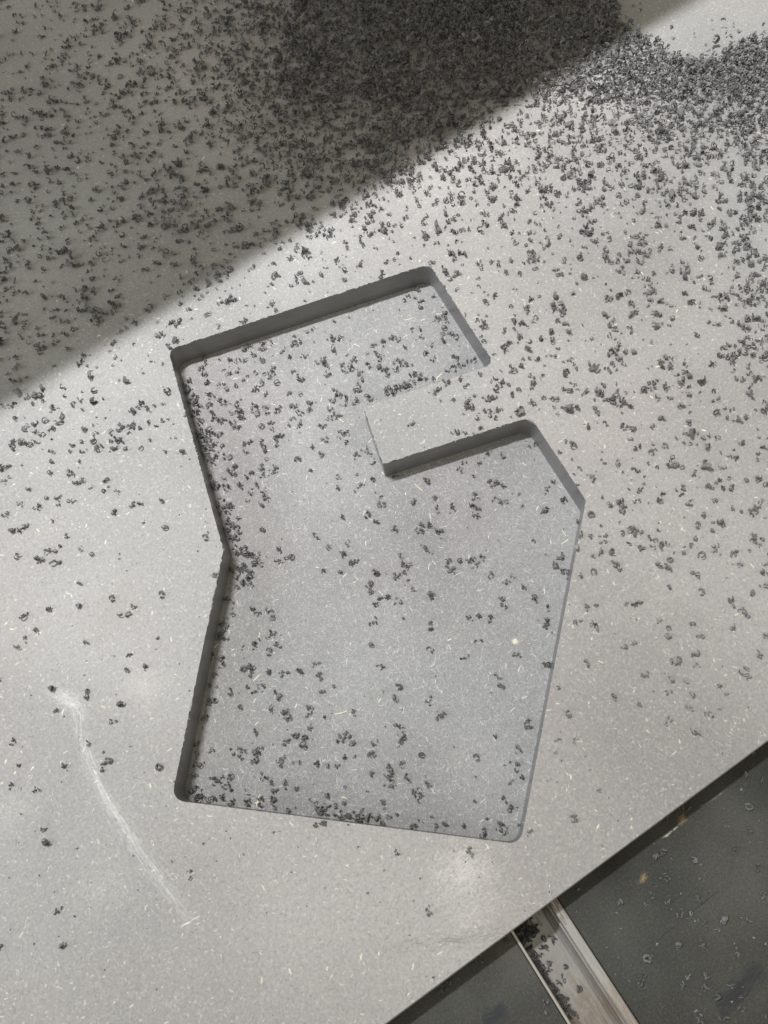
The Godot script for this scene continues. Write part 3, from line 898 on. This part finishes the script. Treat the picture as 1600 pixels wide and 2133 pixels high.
	var spots_b := PackedFloat32Array([
	-35.3, -149.1, 3, -119.4, -139.8, 4.1, -116.6, -138, 4.1, -113.6, -141.8, 3, -112.4, -133.7, 3.3, -113.3, -130.2, 4.1, -114.4, -137.2, 3.4, -99.4, -134.6, 3, -55, -142.3, 3, -41.8, -143.8, 4.4,
	-36.7, -139.9, 3.7, -26.3, -135.6, 4.4, -51.8, -127.3, 4, -62.4, -125, 3.3, -89.4, -124.2, 2.9, -70.5, -131.1, 1.5, -53.7, -120.9, 3.6, -108.6, -125, 3.3, -110.4, -122.4, 4, -107.3, -120.7, 3.7,
	-104, -120.3, 3.7, -100.4, -118.2, 3.3, -108.4, -114.7, 3.7, -101.8, -115.2, 3.6, -98.9, -115.2, 4, -89.6, -117.2, 3.6, -84.8, -118.7, 2.6, -81.6, -119.5, 3.6, -47.2, -117.2, 5.1, -49.6, -116.3, 3.3,
	-113.9, -112.1, 3.6, -108.5, -112.2, 4, -104.7, -110.5, 4, -64.4, -111.8, 2.9, -54.2, -111, 2.5, -35.7, -110.8, 3.2, -114.7, -112.4, 3.3, -108.1, -114, 4, -104.2, -111.7, 3.6, -103.3, -110.2, 3.3,
	-104.2, -107.9, 3.6, -106.8, -104.5, 3.6, -103.9, -104.9, 3.6, -110.3, -102.3, 3.3, -115.1, -95.9, 4.7, -101.1, -90.9, 3.6, -97.8, -88.3, 3.6, -91.4, -89.6, 3.6, -89.7, -86, 3.5, -117.3, -82.4, 3.6,
	-116.9, -75.6, 4.6, -89, -78.8, 3.9, -88.7, -77.1, 3.9, -91.1, -76, 2.8, -97.4, -72.2, 3.5, -86.5, -71.8, 3.5, -84.3, -70.6, 2.1, -90.1, -68.3, 4.2, -104.4, -69.3, 1.4, -119, -65.7, 3.5,
	-100.4, -61.2, 3.5, -97.9, -60.5, 3.5, -102, -59.1, 3.1, -98.9, -56.4, 3.8, -89.3, -58.6, 3.5, -82.2, -56.6, 3.1, -72.5, -58.6, 2.8, -66.1, -62.6, 2.4, -62.9, -56.4, 5.1, -55.4, -51.5, 2,
	-59.7, -49, 2, -99.4, -50.6, 2.7, -95.7, -48.7, 5.1, -92.4, -51.1, 4.5, -107.6, -48.7, 3.4, -84.8, -47.5, 3.4, -82.6, -45.4, 3.4, -117.8, -42.5, 4.1, -115.4, -43.6, 3.4, -102.2, -40.2, 3.1,
	-86.3, -39.9, 4.1, -77.8, -37.1, 3.7, -67.4, -39.9, 2, -59, -36.2, 2, -44.6, -38.8, 4, -93.1, -28.3, 3.7, -65.8, -31.2, 4.3, -72.6, -27.2, 3.7, -68.2, -26.6, 3.3, -69.7, -23.4, 3.7,
	-67.5, -21.6, 2.7, -78.2, -23.5, 3, -46.8, -28.4, 4.3, -48.8, -27.7, 3, -51, -24.8, 4, -44.9, -24.3, 3.3, -35.3, -24.6, 1.7, -122.3, -22.5, 3.4, -115, -19.1, 3, -100.2, -20.1, 3.3,
	-103.3, -17.7, 2, -100.5, -17.1, 2.3, -98.7, -15.7, 1.7, -91.2, -19.1, 3.7, -91.9, -15.3, 3.3, -79.8, -15.3, 2.6, -77.6, -17.2, 2, -73.4, -14.5, 1.6, -70, -14.7, 2.3, -61.4, -14.2, 3.6,
	-56.7, -13.4, 2.6, -52.2, -13.3, 2.6, -48.3, -18, 3, -43.5, -18.3, 2, -34.5, -20.2, 1.6, -119.7, -12.3, 3, -110.9, -6.6, 2, -102.9, -7.8, 2.3, -105.1, -6.3, 1.6, -87.5, -7.9, 4.9,
	-83.7, -5.5, 2.3, -34.8, -10.6, 2.6, -47.6, -4.2, 1.9, -76.3, -5, 2.9, -70.9, -3, 2.9, -81.7, -1.6, 3.6, -55.9, -0.2, 3.2, -117.1, 0.6, 3.9, -119.2, 2.8, 3.9, -116.1, 3.4, 3.9,
	-113.6, 4.5, 2.6, -121.5, -7.6, 3.3, -120.9, -1.4, 3.9, -106.5, 2.5, 2.6, -102.3, 4.2, 4.2, -94.8, 3.3, 3.9, -93.7, 4.5, 3.2, -87.3, 2.5, 2.6, -81.6, 2.6, 3.2, -74.4, 6.9, 2.6,
	-80.3, 6.2, 2.3, -70.6, 5.8, 1.3, -61.3, 3, 1.9, -60.4, 5.6, 2.9, -57.2, 5.2, 3.2, -57.7, 7.6, 3.2, -55.4, 8.5, 2.6, -51.2, 8.6, 2.9, -48.3, 9.1, 2.9, -45.7, 8.8, 3.2,
	-39.9, 9.2, 3.8, -36, 9, 3.5, -34.1, 8.1, 2.9, -38.6, 10.3, 2.9, -51.4, 5.1, 1.9, -28.9, 11.2, 2.5, -9.5, -163.4, 3.4, 24.7, -163.8, 3, 28.3, -162.8, 3, 32, -161, 3.3,
	26.7, -160.9, 3, 59.2, -163.2, 2.9, 55.7, -158.3, 1.8, 40.7, -156.1, 2.2, 37.1, -156.4, 1.1, 17.1, -153.5, 4.1, -5.3, -154, 3, -3.7, -148.7, 2.9, -17.2, -150.9, 3, 4.5, -147.8, 2.9,
	16.3, -148.4, 4, 16.6, -144.3, 4.8, 18.2, -143, 2.6, 27.3, -153.1, 4, 30.1, -151.3, 3.3, 33.3, -151.7, 4, 42.1, -149.1, 2.2, 64.8, -152.8, 4.7, 53.6, -146.2, 3.3, 71, -140, 3.2,
	-12.1, -136, 4.4, -8.1, -137.8, 3.7, -3.6, -134.8, 3.3, 47.2, -129, 2.2, 28.7, -129.2, 1.1, -1.6, -130.5, 1.4, -10.2, -124.8, 2.5, -23.6, -120.7, 2.9, -21.9, -115.7, 3.6, -18.7, -114.9, 4.3,
	-20.6, -111.3, 3.2, -23.6, -109.4, 2.9, -18.9, -107.2, 2.1, -35.7, -110.2, 3.6, 2.4, -117.5, 3.2, 8.7, -117.7, 3.2, 14.6, -118, 3.2, 17, -115.5, 2.5, 19.8, -119.6, 3.9, 2.8, -112.3, 2.8])
	var spots_c := PackedFloat32Array([
	23.9, -110.2, 3.5, 35.6, -109.5, 3.9, 32.1, -106.4, 2.5, 40.4, -104.1, 2.5, 57.5, -116.1, 3.5, 61.6, -120.3, 3.2, 61.6, -112.5, 2.8, 64.2, -111.9, 3.2, -39.1, -104.4, 3.2, -39, -102.8, 2.1,
	-16.1, -102.1, 3.2, -6.2, -98.6, 4.6, -33.3, -97.1, 3.2, -29.8, -98.1, 2.8, -24.8, -97.1, 1.4, -35.8, -93.7, 3.5, -35.3, -85.1, 4.6, -20.9, -86.5, 2.1, -6.9, -82.4, 4.9, 12.7, -87.7, 3.1,
	17.3, -88.3, 3.1, 23.6, -88, 3.1, 29, -98.1, 2.4, 29.2, -94.3, 2.4, 46.3, -98.3, 3.5, 52.9, -93.6, 2.1, 51.7, -84.6, 2.7, -37.2, -72.6, 2.8, 18.6, -75.6, 2.1, -5.7, -70, 2.7,
	10.2, -67.2, 5.1, 35.3, -68.8, 3.1, 51.1, -64.2, 5.1, -32.2, -61.7, 4.4, 25.7, -57.9, 3, 27.6, -53.4, 2.7, -22.1, -51.8, 3.4, -30.5, -49.5, 1.7, -23.8, -45.3, 3, -1.5, -38.4, 2.7,
	-6.7, -47.4, 2, -7, -43.3, 1.3, -21.3, -32.7, 4, -19.7, -28, 3, -21.8, -25.9, 2.3, -34, -23.8, 2.6, -10.5, -19.5, 3.3, -20.2, -15.8, 3.9, -26, -12.9, 4.6, -27, -9.8, 3.9,
	-17.6, -9.1, 2.9, -13.9, -3.8, 4.5, -8.6, -7, 3.2, -11.2, -1.5, 2.2, -29.1, 2, 2.9, -35, -10.3, 2.9, -24.3, -4.8, 1.6, -28.6, -5.3, 1.3, -34.2, -20.3, 2, 40.8, -34.7, 4.9,
	36.3, -24, 3.6, 24.6, -29.2, 2.3, 15.5, -19.2, 4.2, 31.5, -17.5, 1.6, 34.5, -13.9, 1.9, 36.5, -10.9, 2.9, 31.9, -9.4, 1.3, 15, -10.4, 1.3, 14.2, 0.7, 2.2, 28.1, -0.7, 4.1,
	31.9, 2.1, 2.8, 30.1, 4.2, 2.2, -28.9, 11.7, 1.9, -15.4, 12.4, 1.9, -3.8, 13.3, 1.6, 18.7, 13.9, 4.4, 27.7, 13.3, 3.8, 34.4, 9.8, 1.6, -17.1, -292.6, 5, -6.4, -287.3, 2.9,
	-17.5, -286.5, 2.5, -13.3, -284.2, 3.3, -14.2, -279.5, 3.3, -19.4, -264.7, 2.4, -14.4, -263.5, 2.8, -13.5, -258.1, 4.5, -4.5, -270.8, 5.3, 0.5, -275, 3.7, 0.9, -270.6, 2.5, 0, -264.2, 3.7,
	-0.9, -260, 3.2, 4, -259.3, 3.2, 6.7, -257.7, 3.6, -0.4, -254.7, 3.6, -7.1, -251.6, 2.4, -11.1, -246, 3.2, -6.2, -242.2, 4.4, -20.8, -238.4, 4.4, -14, -230.1, 5.9, -18, -232.2, 5.2,
	-11.4, -229, 4.7, -6.1, -228.9, 3.6, 7.1, -243, 4, 10.1, -238.3, 4.8, 5.7, -236.9, 3.2, 15.8, -240.8, 2.4, 0.9, -234.4, 2.4, -17.5, -226.6, 2.8, -20.6, -225.1, 4.7, 47.2, -185.1, 3.4,
	50.9, -186, 3, 23.8, -180.7, 3, 31.7, -180.6, 2.6, 10.8, -174.3, 4.1, 19.5, -174.7, 3, 9.5, -169.3, 1.9, 16.5, -166.9, 2.6])
	return spots_a + spots_b + spots_c


func chips_right_of_pocket() -> PackedFloat32Array:   # x, z and size in millimetres
	var spots_a := PackedFloat32Array([
	11.2, 21.1, 4.5, -20.6, 22.5, 3, -6.5, 44.7, 4.4, 37.4, 12.6, 3.9, 57.6, -38.6, 4.1, 52.2, -27.3, 3.4, 59.6, -27, 4, 57.7, 6.2, 3.9, 50.6, -21.2, 1.9, 69, -5.7, 2.4,
	100.2, -151.5, 4.9, 122.4, -153.7, 2.4, 146.1, -152.5, 4.1, 153.7, -156.6, 2.8, 162.9, -153.9, 3.1, 159.3, -145.1, 3.8, 136.9, -145.7, 3.1, 153.7, -140.7, 2.7, 84.2, -142.5, 4.5, 75, -137.6, 3.5,
	88.9, -133.8, 1.7, 110.7, -144.9, 1.7, 130.5, -137.4, 2.7, 126.9, -131.9, 3.7, 134.5, -133.7, 1.7, 89.4, -127.9, 3.1, 93.8, -129.3, 4.4, 95, -127.5, 3.4, 105.3, -123.9, 2.7, 103.6, -120.9, 2.7,
	124.8, -125.4, 2.7, 122.6, -121.5, 2.7, 152.5, -127.9, 2, 155.2, -121.6, 2.3, 142.3, -117.4, 6, 150.1, -118.8, 2, 126.6, -116.1, 3.7, 144.4, -111.5, 3.3, 156.6, -112.2, 3, 78.3, -118.1, 3,
	84.4, -111.5, 5.4, 86.1, -108.3, 2.3, 73.9, -107.2, 3.4, 67.5, -105.3, 2.7, 111.4, -114.1, 3, 105.3, -110.9, 3.3, 108.5, -110.6, 4.3, 110.6, -109.2, 3.3, 121.4, -107.2, 2.3, 123.4, -105.5, 3.6,
	154.9, -106.7, 4.6, 155.3, -101.3, 3.3, 109.4, -99.7, 3, 124.7, -97.6, 3.9, 148.4, -97.2, 3.6, 137.6, -94.1, 3.3, 138.1, -91.1, 2.9, 142.2, -88.8, 3.2, 143.5, -87.2, 3.2, 69.7, -89.3, 4.3,
	74.2, -90.4, 2.3, 88.5, -91.2, 2.6, 92, -90.9, 3.3, 94.7, -92, 2.6, 103.1, -83.4, 3.3, 107.4, -79.5, 2.6, 106.4, -75.7, 3.2, 118.4, -81.6, 2.6, 136.7, -80.5, 3.5, 152, -77.2, 2.9,
	121.7, -75.8, 2.6, 63.4, -81.7, 2.9, 72.9, -80, 4.9, 85.5, -70.4, 3.5, 90.4, -72.4, 2.9, 117.6, -67.1, 2.9, 147.2, -67.8, 4.8, 108.9, -64.1, 5.7, 67.2, -62.4, 3.2, 117.9, -62, 3.8,
	139.8, -58.9, 6.3, 94.9, -57.5, 3.8, 105.2, -55.2, 3.5, 112.4, -54.4, 2.8, 103.9, -49.3, 4.1, 114.5, -48.5, 3.4, 127.7, -52.5, 2.2, 130, -49.2, 2.2, 53.6, -50.6, 2.2, 78.8, -46.7, 3.5,
	90.2, -43.5, 2.8, 111.6, -42.7, 3.4, 120.7, -39.6, 4.6, 126.1, -42.1, 2.2, 102.1, -37.4, 4, 113.8, -32.3, 4.6])
	return spots_a


func chips_on_bed() -> PackedFloat32Array:   # x, z and size in millimetres
	var spots_a := PackedFloat32Array([
	139.7, -15.1, 2.5, 147.5, -12.7, 1.9, 139.9, -1, 2.5, 138, 8.7, 3.1, 130.9, 17.9, 3.1, 139.4, 24, 3.3, 113, 22, 2.4, 99.1, 19, 2.5, 95.6, 21.6, 2.5, 99.5, 29.8, 3.3,
	92, 37.1, 2.7, 89.5, 41.2, 2.4, 99, 39.4, 2.4, 78.1, 40.2, 2.7, 112.2, 38, 2.7, 104.8, 43.8, 3.6, 108.4, 43.8, 1.8, 114.1, 47.6, 2.4, 122.6, 45.1, 3, 133.3, 45.2, 2.7,
	140.8, 35.5, 3, 119, 49.5, 1.8, 111.6, 55.3, 4.1, 101.8, 56.6, 2.9, 88, 62.2, 2.9, 126.3, 58.8, 1.8, 104.6, 67.8, 2.6, 112.2, 67.5, 2.6, 84.7, 70.5, 3.5, 101.7, 71.5, 3.2,
	110.7, 71.5, 2.9, 121.7, 70.6, 3.5, 115.2, 74.8, 2.3, 125.5, 78.7, 3.1, 117.3, 81.7, 3.7, 106.2, 83.5, 6.3, 125.2, 74.4, 1.4, 76.6, 45.1, 1.8, 43.8, 81.6, 4.7, 139, 54.2, 1.2,
	144.9, -24.6, 1.9, 27.1, 58.3, 2.4, 15.9, 64.8, 3.9, 1, 74.6, 4.4, -1, 77, 3, 110.8, -0.1, 4.7, 102.7, 4.7, 3.1])
	return spots_a


func chips_in_channel() -> PackedFloat32Array:   # x, z and size in millimetres
	var spots_a := PackedFloat32Array([
	46.1, 62.6, 4.1, 51.2, 60, 3.1, 49.7, 58.1, 2.5, 54.3, 54.4, 4.1, 58.6, 64.5, 1.2, 55.6, 70, 2.5, 61, 78.3, 3.4, 52, 76.3, 2.8, 53.8, 73.4, 1.5, 56.8, 85.4, 1.8,
	46.3, 59.2, 2.5, 44.9, 66.1, 2.8, 48.6, 68.8, 2.5])
	return spots_a


func chip_cover() -> PackedFloat32Array:   # x, z in millimetres, chips per square centimetre
	var cover_a := PackedFloat32Array([
	-312, -529, 0.62, -274, -526, 0.94, -237, -523, 1.61, -200, -520, 2.19, -164, -518, 2.52, -129, -515, 3.15, -94, -512, 4.39, -59, -510, 5.08, -8, -506, 5.86, 41, -502, 6.05,
	90, -498, 6.24, -308, -479, 0.85, -275, -477, 1.45, -239, -474, 2.07, -204, -472, 2.11, -169, -470, 2.34, -135, -467, 2.83, -101, -465, 3.86, -67, -463, 4.27, -34, -461, 4.02,
	8, -458, 4.82, 40, -456, 5.27, 72, -453, 5.16, 103, -451, 4.39, 134, -449, 5.82, 164, -447, 5.94, 194, -445, 5.59, -298, -432, 1.26, -263, -430, 1.93, -221, -427, 1.84,
	-187, -425, 1.68, -154, -423, 2.6, -120, -422, 3.15, -88, -420, 3.21, -55, -418, 3.28, -24, -416, 3.71, 8, -414, 3.41, 39, -412, 2.16, 69, -411, 2.36, 100, -409, 2.73,
	129, -407, 3.28, 159, -405, 2.84, 188, -404, 3.57, -281, -387, 1.25, -248, -386, 1.42, -204, -384, 2.04, -165, -382, 1.87, -133, -380, 2.29, -101, -378, 2.95, -69, -377, 3.01,
	-38, -375, 3.07, -8, -374, 2.31, 23, -372, 2.52, 53, -371, 2.4, 82, -369, 2.44, 111, -368, 2.31, 140, -367, 2.44, 168, -365, 2.21, 191, -364, 2.99, -273, -346, 1.69,
	-240, -345, 1.25, -208, -343, 1.75, -182, -342, 2.83, -144, -341, 2.07, -113, -339, 1.86, -82, -338, 1.89, -52, -337, 2.45, -22, -336, 1.79, 7, -335, 1.82, 37, -333, 1.67,
	65, -332, 2.08, 94, -331, 2.12, 122, -330, 2.15, 150, -329, 1.99, 177, -328, 2.54, -264, -307, 1.35, -233, -306, 1.54, -201, -305, 1.22, -170, -304, 0.71, -140, -303, 1.81,
	-110, -302, 1.29, -80, -301, 1.5, -51, -300, 1.34, -22, -299, 0.98, 7, -298, 0.99, 35, -297, 1.21, 64, -296, 1.44, 91, -295, 1.26, 119, -294, 1.49, 146, -294, 1.95,
	172, -293, 2.43, -256, -271, 1.47, -220, -270, 2.07, -189, -269, 1.15, -151, -268, 0.98, -121, -267, 0.9, -92, -266, 0.61, 35, -263, 1.32, 62, -262, 1.34, 89, -262, 1.37,
	115, -261, 1.16, 142, -260, 0.94, 168, -260, 2.64, -252, -236, 1.4, -225, -236, 0.81, -190, -235, 0.83, -167, -235, 0.63, 36, -231, 1.68, 60, -230, 1.46, 86, -230, 1.24,
	112, -229, 1.13, 138, -229, 0.89, 163, -228, 3.25, -244, -213, 0.96, -215, -213, 0.87, -180, -213, 0.44, -163, -212, 0.34, 46, -209, 0.64, 72, -209, 2.07, 98, -208, 1.71,
	123, -208, 1.87, 148, -208, 1.22, 168, -207, 1.65, 65, -185, 0.41, 83, -185, 1.25, 108, -185, 1.13, 133, -185, 1.29, 157, -184, 1.46, 81, -163, 0.89, 106, -163, 0.75,
	130, -162, 1.07, 154, -162, 1.24])
	return cover_a



func _ready() -> void:
	rng.seed = 4711
	var cam := Camera3D.new()
	cam.name = "camera"
	cam.transform = Transform3D(Basis(Vector3(0.996722, -0.075441, -0.029223), Vector3(0.000000, 0.361210, -0.932485), Vector3(0.080903, 0.929428, 0.360025)), Vector3(0, 0.36, 0))
	cam.fov = 69.4077
	cam.near = 0.01
	cam.far = 20.0
	add_child(cam)
	cam.current = true
	var env := Environment.new()
	env.background_mode = Environment.BG_COLOR
	env.background_color = Color(0.49, 0.45, 0.36).linear_to_srgb()
	env.tonemap_mode = Environment.TONE_MAPPER_LINEAR
	env.tonemap_exposure = 1.0
	env.sdfgi_enabled = true
	env.ssao_enabled = true
	env.ssil_enabled = true
	var we := WorldEnvironment.new()
	we.name = "surroundings"
	we.environment = env
	add_child(we)
	var strip := AreaLight3D.new()
	strip.name = "strip_light"
	strip.area_size = Vector2(0.32, 0.035)
	strip.light_energy = 5.45
	strip.light_color = Color(0.995, 0.99, 0.99)
	strip.shadow_enabled = true
	add_child(strip)
	strip.transform = Transform3D(lamp_basis(), LAMP)
	var fill_area := AreaLight3D.new()  # added fill light that goes with the panel on the left
	fill_area.name = "fill_light"
	fill_area.area_size = Vector2(1.4, 1.0)
	fill_area.light_energy = 2.2
	fill_area.light_color = Color(0.92, 0.955, 1.0)
	fill_area.shadow_enabled = true
	add_child(fill_area)
	fill_area.transform = fill_pose()
	build_board()
	build_bed()
	build_machine()
	build_chips()
